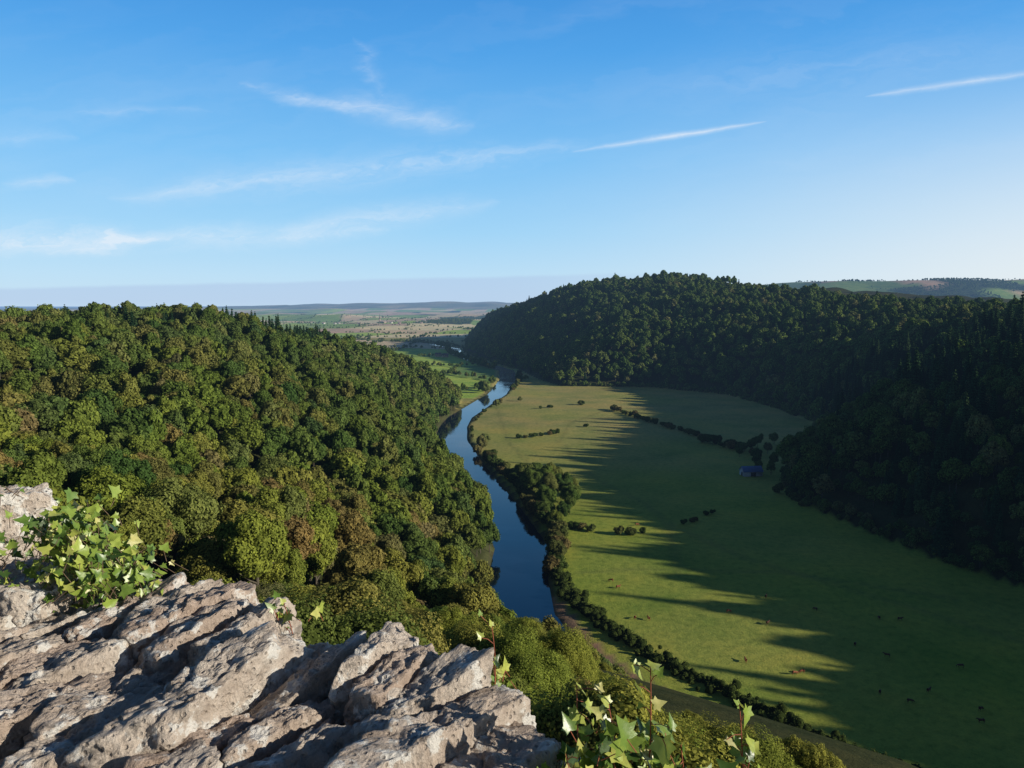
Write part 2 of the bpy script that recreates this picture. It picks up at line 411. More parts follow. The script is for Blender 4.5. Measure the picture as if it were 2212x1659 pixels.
for i,(R_,H_) in enumerate([(3.3,21),(2.8,18),(3.9,23)]):
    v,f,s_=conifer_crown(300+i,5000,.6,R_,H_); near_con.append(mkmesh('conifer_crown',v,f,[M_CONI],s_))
    tv,tf=tube([(0,0,-1),(0,0,H_*.5),(0,0,H_-.5)],[.3,.18,.03],7); contr.append(mkmesh('trunk',tv,tf,[M_BARK],smooth=True))
    v,f,s_=conifer_crown(350+i,900,1.3,R_,H_)
    ttv,ttf=tube([(0,0,-2),(0,0,4)],[.3,.28],5)
    V_,F_,S_,M_=join((v,f,s_,0),(ttv,ttf,[.5]*len(ttf),1))
    o=bpy.data.objects.new('b_con%d'%i,mkmesh('con_mid',V_,F_,[M_CONI,M_BARK],S_,midx=M_)); conicol.objects.link(o)
bushm=[]
for i in range(4):
    v,f,s_=bush_crown(400+i,2600,.34); bushm.append(mkmesh('bush_crown',v,f,[M_BUSH],s_))
willm=[]
for i in range(3):
    v,f,s_=broad_crown(450+i,8000,.5,5.0,12,2.0,18); willm.append(mkmesh('willow_crown',v,f,[M_WILLOW],s_))

# scatter
def jgrid(x0,x1,y0,y1,s,seed):
    r=np.random.default_rng(seed); gx,gy=np.meshgrid(np.arange(x0,x1,s),np.arange(y0,y1,s*.9)); gx=gx+((np.arange(gx.shape[0])%2)*s*.5)[:,None]
    return (gx+r.uniform(-.42,.42,gx.shape)*s).ravel(),(gy+r.uniform(-.42,.42,gy.shape)*s).ravel()
def proj(x,y,z):
    zc=z-120; f=y*.9944-zc*.1054; up=y*.1054+zc*.9944; f=np.maximum(f,.01)
    return 1106+1640*x/f, 829.5-1640*up/f
T=[]
x,y=jgrid(-900,620,-20,1060,8.4,51); k=np.hypot(x,y)>110; x,y=x[k],y[k]
x2,y2=jgrid(-120,120,4,112,7.0,57); k=np.hypot(x2,y2)<=110; x=np.concatenate([x,x2[k]]); y=np.concatenate([y,y2[k]])
k=inpoly(x,y,LPOLY); x,y=x[k],y[k]
df,_=polyd(x,y,LFOOT); k=(df>.5); x,y,df=x[k],y[k],df[k]
z=height(x,y); dist=np.hypot(x,y); px,py=proj(x,y,z+12)
k=(dist>26)&(px>-350)&(px<2700)&(y>4)&(dist<1250); x,y,z,dist,df=x[k],y[k],z[k],dist[k],df[k]
r=np.random.default_rng(3); sc=.54+.80*r.random(len(x))**1.25
ratio=x/np.maximum(y,1)
LR=[-.4,-.3,-.06,-.03,.03,.09,.15,.18,.23,.36,.41,.45,.7]; LV_=[.355,.365,.425,.425,.42,.455,.49,.52,.535,.555,.585,.61,.75]
lim=np.maximum(np.interp(ratio,LR,LV_),np.interp(ratio+3.2*sc/np.maximum(dist,20),LR,LV_)*(ratio>-.02))
z=z-np.where(dist<115,3.4,1.8)*sc
top=120-lim*dist; mx=(top-z)/15.5
nearm=(dist<135)|((ratio>-.03)&(dist<300)); sc=np.where(nearm,np.minimum(sc,mx),sc)
k=sc>np.where(dist<100,.22,.1); x,y,z,sc=x[k],y[k],z[k],sc[k]
con=((x>-315)&(x<-180)&(y>620)&(y<880)&(r.random(len(x))<.92))|((x>-340)&(x<-225)&(y>480)&(y<640)&(sn(x,y,90,71)>.35))
sc=np.where(con,sc*.88,sc)
T.append(np.stack([x,y,z,sc,con],1))
x,y=jgrid(150,1150,-200,900,9.0,52); x2,y2=jgrid(-260,1150,900,2750,11.0,53); x=np.concatenate([x,x2]); y=np.concatenate([y,y2])
k=inpoly(x,y,RPOLY); x,y=x[k],y[k]; df,_=polyd(x,y,RFOOT)
back=(x-np.interp(y,[p[1] for p in RRIDGE[:-1]],[p[0] for p in RRIDGE[:-1]]))
k=(back<90)&((df>9)|((df>1)&(r.random(len(x))<.7)))&(x/np.maximum(y,200)<2.6); x,y,df=x[k],y[k],df[k]
clr=(np.hypot((x-330)/70,(y-1900)/110)<1)|(np.hypot(x-168,y-522)<12); x,y,df=x[~clr],y[~clr],df[~clr]
z=height(x,y); sc=.60+.88*r.random(len(x))**1.6
sc=sc*np.where(y<950,1+.24*np.clip(sn(x*.25,y+.3*x,34,61),-1,1.3),1)
con=((x>285)&(x<450)&(y>470)&(y<800)&(r.random(len(x))<.8))|((x>205)&(x<280)&(y>370)&(y<490)&(r.random(len(x))<.35))|((df>70)&(df<200)&(y<420)&(sn(x,y,60,63)>.5))|(r.random(len(x))<.06)
sc=np.where(con&(y<420),sc*1.2,sc); sc=np.where(con&(y>=420)&(y<820),sc*1.12,sc); z=z-1.8*sc
T.append(np.stack([x,y,z,sc,con],1))
ex,ey=[],[]
RF=np.array(RFOOT[3:16],float)
for i in range(len(RF)-1):
    L=np.hypot(*(RF[i+1]-RF[i])); kk=int(L/3.0)
    for j in range(kk):
        q=RF[i]+(RF[i+1]-RF[i])*(j+r.random())/kk; ex.append(q[0]+r.uniform(-2,6)); ey.append(q[1]+r.uniform(-2.5,2.5))
ex,ey=np.array(ex),np.array(ey); k=(np.hypot(ex-168,ey-522)>12); ex,ey=ex[k],ey[k]; es=r.uniform(.28,.62,len(ex))
T.append(np.stack([ex,ey,height(ex,ey)-4.6*es,es,np.zeros(len(ex))],1))
T=np.concatenate(T)
px,py=proj(T[:,0],T[:,1],T[:,2]+12*T[:,3]); dist=np.hypot(T[:,0],T[:,1])
wallv=np.interp(px,[0,100,330,560,850,1120,1200,1210],[1050,1080,1230,1290,1350,1430,1659,2000])
vis=((px>-20)&(px<2232)&(py<1690)&(py<wallv+10)&(T[:,1]>5))|((dist<118)&(px>-120)&(px<2330))
size=T[:,3]/dist
def pick(mask,n):
    c=np.nonzero(mask&vis)[0]; return c[np.argsort(-size[c]-(dist[c]<118)*10)][:n]
ib=pick(T[:,4]==0,285); ic=pick(T[:,4]==1,300)
def put_tree(x,y,z,s_,label,crown,tr,group='broadleaf trees on the wooded slopes'):
    e=obj('broadleaf_tree',None,label,'tree',group=group,loc=(x,y,z-.3),rot=(random.uniform(-.05,.05),random.uniform(-.05,.05),random.uniform(0,6.28)),scale=(s_*random.uniform(.92,1.1),s_*random.uniform(.92,1.1),s_))
    obj('trunk',tr,parent=e); obj('crown',crown,parent=e)
for i in ib:
    x,y,z,s_,_=T[i]; dd=math.hypot(x,y)
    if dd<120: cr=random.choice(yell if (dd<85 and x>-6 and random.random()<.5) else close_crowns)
    else: cr=random.choice(near_crowns)
    put_tree(x,y,z,s_,'leafy broadleaf tree on the steep wooded slope' if x<150 else 'shaded broadleaf tree at the foot of the hill',cr,random.choice(trunks))
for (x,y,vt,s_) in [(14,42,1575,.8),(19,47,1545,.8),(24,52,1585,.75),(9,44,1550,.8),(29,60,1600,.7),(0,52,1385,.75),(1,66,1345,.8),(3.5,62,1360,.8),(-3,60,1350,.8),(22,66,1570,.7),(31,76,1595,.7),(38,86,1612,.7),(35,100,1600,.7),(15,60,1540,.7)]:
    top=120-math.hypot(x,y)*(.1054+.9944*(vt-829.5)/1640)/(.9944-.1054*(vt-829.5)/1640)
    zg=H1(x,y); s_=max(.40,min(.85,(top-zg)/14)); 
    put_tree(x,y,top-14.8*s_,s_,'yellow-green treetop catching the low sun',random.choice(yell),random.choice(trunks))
for i in ic:
    x,y,z,s_,_=T[i]; v=random.randrange(3)
    e=obj('conifer_tree',None,'tall dark conifer standing among broadleaf woodland','tree',group='conifers in the woods',loc=(x,y,z-.3),rot=(0,0,random.uniform(0,6.28)),scale=s_)
    obj('trunk',contr[v],parent=e); obj('crown',near_con[v],parent=e)
rest=np.ones(len(T),bool); rest[ib]=False; rest[ic]=False
def gn_instances(name,label,cat,P,S,coll,nvar,seed,idx=None):
    r=np.random.default_rng(seed); n=len(P)
    me=bpy.data.meshes.new(name); me.vertices.add(n); me.vertices.foreach_set('co',np.asarray(P,dtype=np.float32).ravel())
    a=me.attributes.new('rot','FLOAT_VECTOR','POINT'); rr=np.zeros((n,3),np.float32); rr[:,2]=r.uniform(0,6.28,n); rr[:,:2]=r.uniform(-.06,.06,(n,2)); a.data.foreach_set('vector',rr.ravel())
    a=me.attributes.new('scl','FLOAT_VECTOR','POINT'); q=np.asarray(S)[:,None]*r.uniform(.86,1.15,(n,3)); a.data.foreach_set('vector',q.astype(np.float32).ravel())
    a=me.attributes.new('idx','INT','POINT'); ii=r.integers(0,nvar,n)
    if idx is not None: ii=ii+idx
    a.data.foreach_set('value',ii.astype(np.int32))
    o=obj(name,me,label,cat,'stuff')
    ng=bpy.data.node_groups.new(name+'_nodes','GeometryNodeTree')
    ng.interface.new_socket('Geometry',in_out='INPUT',socket_type='NodeSocketGeometry'); ng.interface.new_socket('Geometry',in_out='OUTPUT',socket_type='NodeSocketGeometry')
    N=ng.nodes; L=ng.links
    gi=N.new('NodeGroupInput'); go=N.new('NodeGroupOutput'); ip=N.new('GeometryNodeInstanceOnPoints'); ci=N.new('GeometryNodeCollectionInfo')
    ci.inputs['Collection'].default_value=coll; ci.inputs['Separate Children'].default_value=True; ci.inputs['Reset Children'].default_value=True
    def na(nm,t):
        q=N.new('GeometryNodeInputNamedAttribute'); q.data_type=t; q.inputs['Name'].default_value=nm; return q.outputs['Attribute']
    L.new(gi.outputs[0],ip.inputs['Points']); L.new(ci.outputs[0],ip.inputs['Instance']); ip.inputs['Pick Instance'].default_value=True
    L.new(na('idx','INT'),ip.inputs['Instance Index']); L.new(na('rot','FLOAT_VECTOR'),ip.inputs['Rotation']); L.new(na('scl','FLOAT_VECTOR'),ip.inputs['Scale'])
    L.new(ip.outputs[0],go.inputs[0])
    md=o.modifiers.new('scatter','NODES'); md.node_group=ng
    return o
b=T[rest&(T[:,4]==0)]; c_=T[rest&(T[:,4]==1)]
lod=np.where(np.hypot(b[:,0],b[:,1])>640,5,0)
pp,_=proj(b[:,0],b[:,1],b[:,2]); lod=np.where((pp<-60)|(pp>2270),5,lod)
gn_instances('broadleaf_woodland','dense broadleaf woodland covering both valley sides','woodland',b[:,:3],b[:,3],midcol,5,1,lod)
if len(c_): gn_instances('conifer_woodland','distant dark conifers scattered through the woods','woodland',c_[:,:3],c_[:,3],conicol,3,2)
r=np.random.default_rng(77); n=110000
fy=1000+ (r.random(n)**1.2)*5200; ratio=r.uniform(-.40,.02,n); fx=fy*ratio
k=~inpoly(fx,fy,LPOLY)&~inpoly(fx,fy,RPOLY); fx,fy=fx[k],fy[k]
d,hw=polyd(fx,fy,RIVER); k=(d-hw>3); fx,fy,d=fx[k],fy[k],(d-hw)[k]
keep=[]
for i in range(len(fx)):
    q=kd.find_n((fx[i],fy[i]*.75,0),2); hd=q[1][2]-q[0][2]
    keep.append((cellcol[q[0][1]]==7 and r.random()<.6) or (hd<4.0 and r.random()<.7) or (d[i]<10 and fy[i]>1380 and r.random()<.5))
keep=np.array(keep); fx,fy=fx[keep],fy[keep]
ey=r.uniform(1375,2150,170); ex=np.interp(ey,[p[1] for p in RIVER],[p[0] for p in RIVER])-17-r.uniform(0,9,170)
n=26000
rx=r.uniform(1200,5200,n); ry=r.uniform(3200,5600,n); k=(np.abs(rx/ry-.55)<.18); rx,ry=rx[k],ry[k]
kk=[]
for i in range(len(rx)):
    q=kd.find_n((rx[i],ry[i]*.75,0),2); kk.append((q[1][2]-q[0][2])<10 or cellcol[q[0][1]]==7)
kk=np.array(kk); fx=np.concatenate([fx,rx[kk],ex]); fy=np.concatenate([fy,ry[kk],ey])
P=np.stack([fx,fy,height(fx,fy)-1.5],1); S_h=np.random.default_rng(5).uniform(.35,.7,len(P)); S_h[-170:]=np.random.default_rng(6).uniform(.55,.95,170)
far_r=fx>1000; S_h=np.where(far_r,S_h*1.4,S_h)
gn_instances('hedgerow_trees','hedgerow trees and copses dividing distant farmland','trees',P,S_h,midcol,5,3,np.full(len(P),5))

def tree_at(x,y,s,mesh,name,label,group):
    e=obj(name,None,label,'tree',group=group,loc=(x,y,H1(x,y)-.3-2*s),rot=(0,0,random.uniform(0,6.28)),scale=s)
    obj('trunk',random.choice(trunks),parent=e,scale=.8); obj('crown',mesh,parent=e)
for (x,y,s) in [(13,462,1.4),(22,447,1.35),(31,458,1.25),(9,482,1.3),(26,478,1.4),(16,500,1.05),(20,432,1.15),(34,440,.95),(5,510,.85),(33,425,.8),(28,412,.8),(38,462,.9),(20,470,1.35),(23,400,.75),(25,386,.6),(19,416,.9),(36,450,1.0)]:
    tree_at(x,y,s,random.choice(near_crowns),'riverbank_tree','dense dark green tree on the meadow riverbank','trees along the riverbank')
for (x,y,s) in [(-25,618,1.1),(-28,602,.8),(-23,640,.95),(-18,880,.9),(-14,905,.7),(-36,1015,1.4),(-40,1045,1.3),(10,930,.6)]:
    tree_at(x,y,s,random.choice(willm),'willow_tree','pale green willow beside the river','willows along the riverbank')
for (x,y,s) in [(186,600,.7),(196,612,.8),(178,585,.6),(188,575,.75),(206,628,.7),(182,556,.65),(214,645,.6),(192,548,.8),(224,640,.8),(205,600,.7),(178,538,.6),(182,524,.7)]:
    tree_at(x,y,s,random.choice(near_crowns),'meadow_tree','round shaded tree in a loose row at the hill foot','trees at the meadow margin')
bl=[]
def line(P,step,j,s0,s1):
    P=np.array(P,float)
    for i in range(len(P)-1):
        L=np.hypot(*(P[i+1]-P[i])); 
        for k in range(max(1,int(L/step))):
            q=P[i]+(P[i+1]-P[i])*(k+random.random())/max(1,int(L/step)); bl.append((q[0]+random.uniform(-j,j),q[1]+random.uniform(-j,j),random.uniform(s0,s1)))
line([(-19,590),(-10,545),(-2,515),(8,480),(12,440),(21,400),(23,375),(21,350),(18,330)],3.6,2.5,1.0,2.4)
line([(24,400),(32,396),(44,392)],3.4,1.5,.8,1.5)
line([(-36,665),(-40,720),(-39,780),(-30,850),(-15,930)],22,2,.7,1.3)
line([(2,668),(20,678),(46,697)],5.5,1.2,.9,1.4)
line([(113,858),(139,770),(167,687),(190,620)],7,1.8,1.0,1.8)
line([(165,650),(185,625),(192,600)],6,5,1.4,2.2)
line([(92,404),(104,413)],4,.8,.5,.9); line([(108,420),(117,427)],4,.8,.6,.9)
line([(50,384),(72,388)],5,1.5,.8,1.3)
line([(78,895),(84,897)],3,1,1.3,1.6); line([(69,730),(73,731)],2.5,1,1.1,1.3)
line([(32,860),(52,875)],7,1.5,.8,1.2)
line([(170,480),(174,440)],7,2,1,1.6)
line([(0,1040),(10,1150),(12,1300)],12,3,1.2,2)
for (x,y,s) in bl[:295]:
    o=obj('bush',random.choice(bushm),'rounded green bush at the edge of the grazed meadow','bush',group='bushes around the meadow',loc=(x,y,H1(x,y)-.2),rot=(0,0,random.uniform(0,6.28)),scale=(s*random.uniform(.9,1.2),s,s*random.uniform(.75,1.1)))
def hedge(P,w,h,label,nper=30,size=.38):
    r=np.random.default_rng(len(P)*7); P=np.array(P,float); C=[];Rr=[]
    for i in range(len(P)-1):
        L=np.hypot(*(P[i+1]-P[i])); k=int(L/.36)
        for j in range(k):
            q=P[i]+(P[i+1]-P[i])*j/k; x,y=q+r.normal(0,.36,2)*w
            big=1+.25*math.sin(j*.061+i)+.2*math.sin(j*.17)+.15*math.sin(j*.37)
            C.append((x,y,H1(x,y)+h*r.uniform(.05,.5)*big)); Rr.append(w*r.uniform(.14,.36)*big**.5)
    v,f,s_=crown_from_lobes(C,Rr,nper*len(C),size,r)
    obj('hedge',mkmesh('hedge',v,f,[M_BUSH],s_),label,'hedge')
hedge([(18,340),(25,300),(31,284),(42,258),(54,238),(69,219),(91,191),(115,169),(168,147)],5.2,3.6,'rough overgrown hedge along the meadow edge above the shingle')

# ------------------------------------------------------------------ cattle
def cow_mesh(graze,seed):
    v=[(-.95,0,1.22),(-.45,0,1.12),(.15,0,1.08),(.65,0,1.18)]; R_=[(.27,.30),(.36,.40),(.38,.42),(.30,.36)]
    e=[(0,1),(1,2),(2,3)]
    def add(ps,rs,root):
        p=root
        for q,rr in zip(ps,rs): v.append(q); R_.append(rr); e.append((p,len(v)-1)); p=len(v)-1
        return p
    if graze: h=add([(1.0,0,.98),(1.25,.03,.62),(1.38,.05,.38),(1.5,.06,.14)],[(.2,.24),(.14,.17),(.13,.14),(.09,.09)],3); hd=(1.36,.05,.46)
    else: h=add([(.98,0,1.38),(1.2,0,1.52),(1.42,0,1.46),(1.68,0,1.32)],[(.2,.24),(.15,.17),(.14,.15),(.09,.09)],3); hd=(1.3,0,1.55)
    for s in (-1,1):
        add([(.62,.2*s,.82),(.64,.21*s,.48),(.62,.21*s,.1),(.66,.21*s,.0)],[(.13,.13),(.075,.075),(.05,.05),(.065,.055)],3)
        add([(-.82,.22*s,.88),(-.72,.23*s,.62),(-.92,.23*s,.42),(-.88,.23*s,.1),(-.84,.23*s,0)],[(.19,.16),(.12,.1),(.06,.06),(.05,.05),(.065,.055)],0)
        add([(hd[0],hd[1]+.2*s,hd[2]+.02)],[(.05,.03)],h-2)
    add([(-1.18,0,1.2),(-1.24,0,.8),(-1.22,0,.5)],[(.04,.04),(.025,.025),(.045,.045)],0)
    me=bpy.data.meshes.new('cow_skel'); me.from_pydata(v,e,[]); o=bpy.data.objects.new('tmp',me); COL.objects.link(o)
    md=o.modifiers.new('s','SKIN')
    sv=me.skin_vertices[0].data
    for i,rr in enumerate(R_): sv[i].radius=rr
    sv[1].use_root=True
    md.use_smooth_shade=True
    m2=o.modifiers.new('u','SUBSURF'); m2.levels=1; m2.render_levels=1
    dg=bpy.context.evaluated_depsgraph_get(); out=bpy.data.meshes.new_from_object(o.evaluated_get(dg)); bpy.data.objects.remove(o)
    return out
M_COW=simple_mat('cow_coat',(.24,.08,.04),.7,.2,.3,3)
M_COW_SHADE=simple_mat('shaded_cow_coat',(.12,.055,.035),.7,.2,.3,3)  # same coat painted darker, for cows standing in the hill's shadow
cm=[]
for gz in (True,False):
    for M_ in (M_COW,M_COW_SHADE):
        q=cow_mesh(gz,0); q.materials.clear(); q.materials.append(M_); cm.append(q)
for (x,y,gz,a) in [(43,319,1,2.9),(45,311,0,.4),(47,279,1,1.2),(52,278,0,1.8),(84.5,285,1,.3),(78.5,244,0,1.5),(92,235.6,1,.2),(94.5,236.5,1,3.3),(96,274,0,.7),(119,287,1,2),(140,278.7,1,1.4),(147.5,277.5,0,.1),(121,256.5,1,.9),(128,248,0,2.6),(114,223.8,1,1),(120.5,218.3,1,0),(129.5,224.5,0,.6),(148.7,240.4,1,2.8),(139,213.6,1,.5),(135,207,0,3),(68,402,1,.2),(104,300,0,1.1)]:
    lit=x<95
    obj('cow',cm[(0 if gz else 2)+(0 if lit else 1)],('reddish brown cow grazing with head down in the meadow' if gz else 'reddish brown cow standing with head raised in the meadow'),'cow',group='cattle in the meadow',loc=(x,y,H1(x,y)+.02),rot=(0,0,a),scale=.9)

# ------------------------------------------------------------------ buildings
M_WALLP=simple_mat('pale_boarding',(.42,.42,.48),.7,.3,.15,1)
M_ROOFB=simple_mat('blue_metal_roof',(.13,.23,.52),.5,.4,.1,1)
M_DOOR=simple_mat('dark_door',(.06,.06,.07),.7)
M_WHITE=simple_mat('white_render',(.58,.55,.50),.8); M_SLATE=simple_mat('slate_roof',(.16,.13,.12),.7); M_SAND=simple_mat('sandstone',(.36,.27,.2),.85)
M_GLASS=simple_mat('window_glass',(.03,.04,.05),.15,.6)
def box(x0,x1,y0,y1,z0,z1):
    V=[(x,y,z) for z in (z0,z1) for y in (y0,y1) for x in (x0,x1)]
    return V,[(0,2,3,1),(4,5,7,6),(0,1,5,4),(2,6,7,3),(0,4,6,2),(1,3,7,5)]
def gable(L,W,h,rh):
    V=[(-L/2,-W/2,0),(L/2,-W/2,0),(L/2,W/2,0),(-L/2,W/2,0),(-L/2,-W/2,h),(L/2,-W/2,h),(L/2,W/2,h),(-L/2,W/2,h),(-L/2,0,rh),(L/2,0,rh)]
    return V,[(0,1,5,4),(2,3,7,6),(1,2,6,9,5),(3,0,4,8,7)]
def roofm(L,W,h,rh,o=.5,t=.2):
    s=(rh-h)/(W/2); V=[];F=[]
    for sg in (-1,1):
        b=len(V)
        for zt in (0.02,t):
            V+=[(-L/2-o,sg*(W/2+o),h-o*s+zt),(L/2+o,sg*(W/2+o),h-o*s+zt),(L/2+o,0,rh+zt),(-L/2-o,0,rh+zt)]
        F+=[tuple(b+i for i in q) for q in [(0,1,2,3),(4,5,6,7),(0,1,5,4),(1,2,6,5),(0,3,7,4)]]
    return V,F
def part(name,parent,vf,mat,loc=None):
    return obj(name,mkmesh(name,np.array(vf[0]),[tuple(f) for f in vf[1]],[mat]),parent=parent,loc=loc)
bz=H1(164,524); bn=obj('barn',None,'blue-roofed metal farm shed at the edge of the wooded hillside','barn',loc=(168,524,bz-.2),rot=(0,0,.12),scale=.85)
part('wall',bn,gable(16,9,4.4,7.8),M_WALLP); part('roof',bn,roofm(16,9,4.4,7.8,.6),M_ROOFB)
part('door',bn,box(-2.2,2.2,-4.6,-4.52,0,3.6),M_DOOR); part('door',bn,box(-8.1,-8.02,-1.6,1.6,0,3.2),M_DOOR)
def house(x,y,a,s,mat,label):
    e=obj('farmhouse',None,label,'house',group='houses of the distant village',loc=(x,y,H1(x,y)-.3),rot=(0,0,a),scale=s)
    part('wall',e,gable(14,8,5.5,9),mat); part('roof',e,roofm(14,8,5.5,9,.4),M_SLATE)
    part('chimney',e,box(5.2,6.4,-.6,.6,8,10.6),M_SAND)
    for k in (-4.5,0,4.5): part('window',e,box(k-.7,k+.7,-4.05,-4.01,3.2,4.5),M_GLASS)
    part('door',e,box(-2.6,-1.6,-4.05,-4.01,0,2.1),M_DOOR)
rr=random.Random(4)
for i in range(14):
    house(-743+rr.uniform(-330,260),4250+rr.uniform(-300,320),rr.uniform(-.6,.6),rr.uniform(.9,1.2),rr.choice([M_WHITE,M_SAND,M_SAND]),'pale rendered village house among distant trees')
for (x,y,a) in [(-150,1700,.2),(-168,1725,-.5)]:
    house(x,y,a,1.0,M_SAND,'sandstone farmhouse among riverside trees')
cx,cy=-743,4400; ch=obj('church',None,'grey stone village church with a tall pointed spire','church',loc=(cx,cy,H1(cx,cy)),rot=(0,0,.2),scale=1.25)
part('nave',ch,gable(26,10,8,13),M_SAND); part('roof',ch,roofm(26,10,8,13),M_SLATE); part('tower',ch,box(-20,-13.2,-3.4,3.4,0,20),M_SAND)
sp=[(-20,-3.4,20.01),(-13.2,-3.4,20.01),(-13.2,3.4,20.01),(-20,3.4,20.01),(-16.6,0,45)]
part('spire',ch,(sp,[(0,1,4),(1,2,4),(2,3,4),(3,0,4),(3,2,1,0)]),M_SLATE)

# ------------------------------------------------------------------ stone wall
m,nt=newmat('weathered_limestone'); E.nt=nt
tc=nt.nodes.new('ShaderNodeTexCoord'); oi=nt.nodes.new('ShaderNodeObjectInfo'); O=tc.outputs['Object']
n1=tnoise(nt,O,8,9,.65); n2=tnoise(nt,O,28,8,.7); n3=tnoise(nt,O,110,5,.7); n4=tnoise(nt,O,15,6,.6); n5=tnoise(nt,O,11,5,.75)
c=ramp(nt,n1,[(.25,(.38,.31,.26)),(.42,(.56,.48,.41)),(.55,(.67,.60,.53)),(.7,(.73,.68,.61))])
c=mixc(nt,1.0,c,ramp(nt,n2,[(.3,(.60,.565,.535)),(.5,(1,1,1)),(.7,(1.16,1.15,1.13))]),'MULTIPLY')
c=mixc(nt,1.0,c,ramp(nt,oi.outputs['Random'],[(0,(.88,.78,.73)),(.5,(1,.97,.94)),(1,(1.06,1.05,1.04))]),'MULTIPLY')
lic=sstep(E(n4)+E(n3)*.14,.60,.64); c=mixc(nt,lic*.7,c,(.88,.87,.83))
dk=sstep(E(n5)+E(n3)*.25,.69,.77); c=mixc(nt,dk*.62,c,(.17,.15,.135))
vo=nt.nodes.new('ShaderNodeTexVoronoi'); vo.inputs['Scale'].default_value=60; nt.links.new(O,vo.inputs['Vector'])
pit=1.0-sstep(E(vo.outputs['Distance']),.12,.32)
c=mixc(nt,E.m('MULTIPLY',pit,sstep(E(n1),.44,.58))*.65,c,(.15,.12,.10))
hh=E(n2)*1.3+E(n3)*.7+E(n1)*1.2-pit*.45
finish(nt,principled(nt,c,.92,.2,bump=hh.s,bstr=1.0,bdist=.015),False); M_STONE=m
def stone(seed,L,W,H,small=False):
    IC,ICF=(ICO5,ICO5F) if small else (ICO6,ICO6F)
    r=np.random.default_rng(seed); hd=np.array([L,W,H])/2
    D=IC*hd**.75; D/=np.linalg.norm(D,axis=1)[:,None]
    N=[];d=[]
    for a in range(3):
        for s in (-1,1):
            n=np.zeros(3); n[a]=s; n=n+r.normal(0,.11,3); n/=np.linalg.norm(n); N.append(n); d.append(hd[a]*r.uniform(.88,1.05))
    for k in range(11):
        n=unit(1,r)[0]; n=n/hd; n/=np.linalg.norm(n); n=n*.55+unit(1,r)[0]*.45; n/=np.linalg.norm(n)
        N.append(n); d.append((np.abs(n)*hd).sum()*r.uniform(.66,.92))
    N=np.array(N);d=np.array(d)
    q=np.maximum(D@N.T/d,0); rad=(q**60).sum(1)**(-1/60)
    P=D*rad[:,None]; out=np.empty_like(P); off=Vector((seed*3.7,seed*1.3,0))
    for i in range(len(P)):
        v=Vector(P[i]); a=noise.fractal(v*7+off,.8,2.0,4); b=noise.fractal(v*26+off,.7,2.1,5); cc=noise.noise(Vector((v.x*3,v.y*9,v.z*26))+off)
        w=noise.voronoi(v*14+off)[0]; w2=noise.voronoi(v*38+off)[0]
        st=noise.noise(Vector((v.x*2.5,v.y*5,v.z*12))+off*3)*4; st-=math.floor(st)
        k=a*.015+b*.009-abs(cc)*.012+min(w[1]-w[0],.25)*.028+min(w2[1]-w2[0],.25)*.014-.009+st*.006
        out[i]=P[i]+D[i]*k*min(1,W/.11)
    return mkmesh('coping_stone',out,ICF,[M_STONE],smooth=True)
O0=np.array([.07,1.30]); A=np.array([-.825,.565]); Nn=np.array([.565,.825])
wall=obj('stone_wall',None,'weathered limestone parapet wall with rough upright coping stones','wall',loc=(0,0,0))
def place(seed,a,c,L,W,H,zt,yaw=0,pitch=0,roll=0,small=False):
    p=O0+A*a+Nn*c; me=stone(seed,L,W,H,small)
    ang=math.atan2(Nn[1],Nn[0])+yaw
    o=obj('coping_stone',me,parent=wall,loc=(p[0],p[1],zt-H/2))
    o.rotation_euler=(Matrix.Rotation(ang,3,'Z')@Matrix.Rotation(-pitch,3,'Y')@Matrix.Rotation(roll,3,'X')).to_euler()
rows=[ # a, c, L, W, H, ztop
(-.04,-.20,.34,.11,.22,119.13),(-.03,-.50,.3,.12,.2,119.12),
(.06,-.10,.34,.10,.24,119.19),(.07,-.40,.32,.11,.2,119.16),
(.18,-.09,.44,.12,.25,119.24),(.17,-.46,.28,.11,.2,119.17),
(.30,-.02,.34,.09,.24,119.23),(.29,-.33,.34,.10,.22,119.19),
(.395,.02,.28,.08,.25,119.25),(.39,-.26,.28,.09,.22,119.20),(.38,-.52,.26,.11,.2,119.18),
(.48,.03,.24,.07,.27,119.27),(.485,-.20,.26,.08,.2,119.21),(.49,-.47,.28,.11,.2,119.19),
(.575,-.05,.30,.07,.22,119.22),(.585,-.34,.28,.08,.2,119.20),
(.675,-.22,.50,.11,.24,119.25),(.665,.03,.16,.09,.2,119.2),(.66,-.56,.22,.12,.2,119.18),
(.77,-.10,.36,.08,.22,119.22),(.78,-.44,.34,.10,.2,119.20),
(.85,-.02,.30,.08,.23,119.25),(.855,-.33,.34,.09,.22,119.21),
(.935,-.08,.34,.08,.24,119.24),(.945,-.46,.34,.10,.2,119.20),
(1.02,-.05,.32,.09,.24,119.26),(1.03,-.36,.32,.10,.22,119.22),
(1.115,-.06,.32,.09,.24,119.24),(1.12,-.42,.34,.10,.22,119.21),
(1.21,-.10,.34,.10,.24,119.24),(1.20,-.46,.32,.11,.22,119.22),
(1.32,-.14,.34,.11,.24,119.22),(1.32,-.46,.32,.12,.22,119.22),
(1.44,-.12,.34,.11,.24,119.22),(1.44,-.42,.34,.12,.22,119.22),
(1.56,-.24,.34,.12,.24,119.23),(1.56,-.52,.3,.13,.22,119.22),(1.69,-.35,.34,.13,.24,119.24),(1.70,-.12,.3,.13,.24,119.25),
(2.05,-.05,.20,.16,.34,119.43),(1.92,-.30,.24,.13,.26,119.27),(1.97,-.55,.4,.2,.3,119.28),(2.28,-.2,.5,.25,.34,119.42)]
rs=random.Random(21)
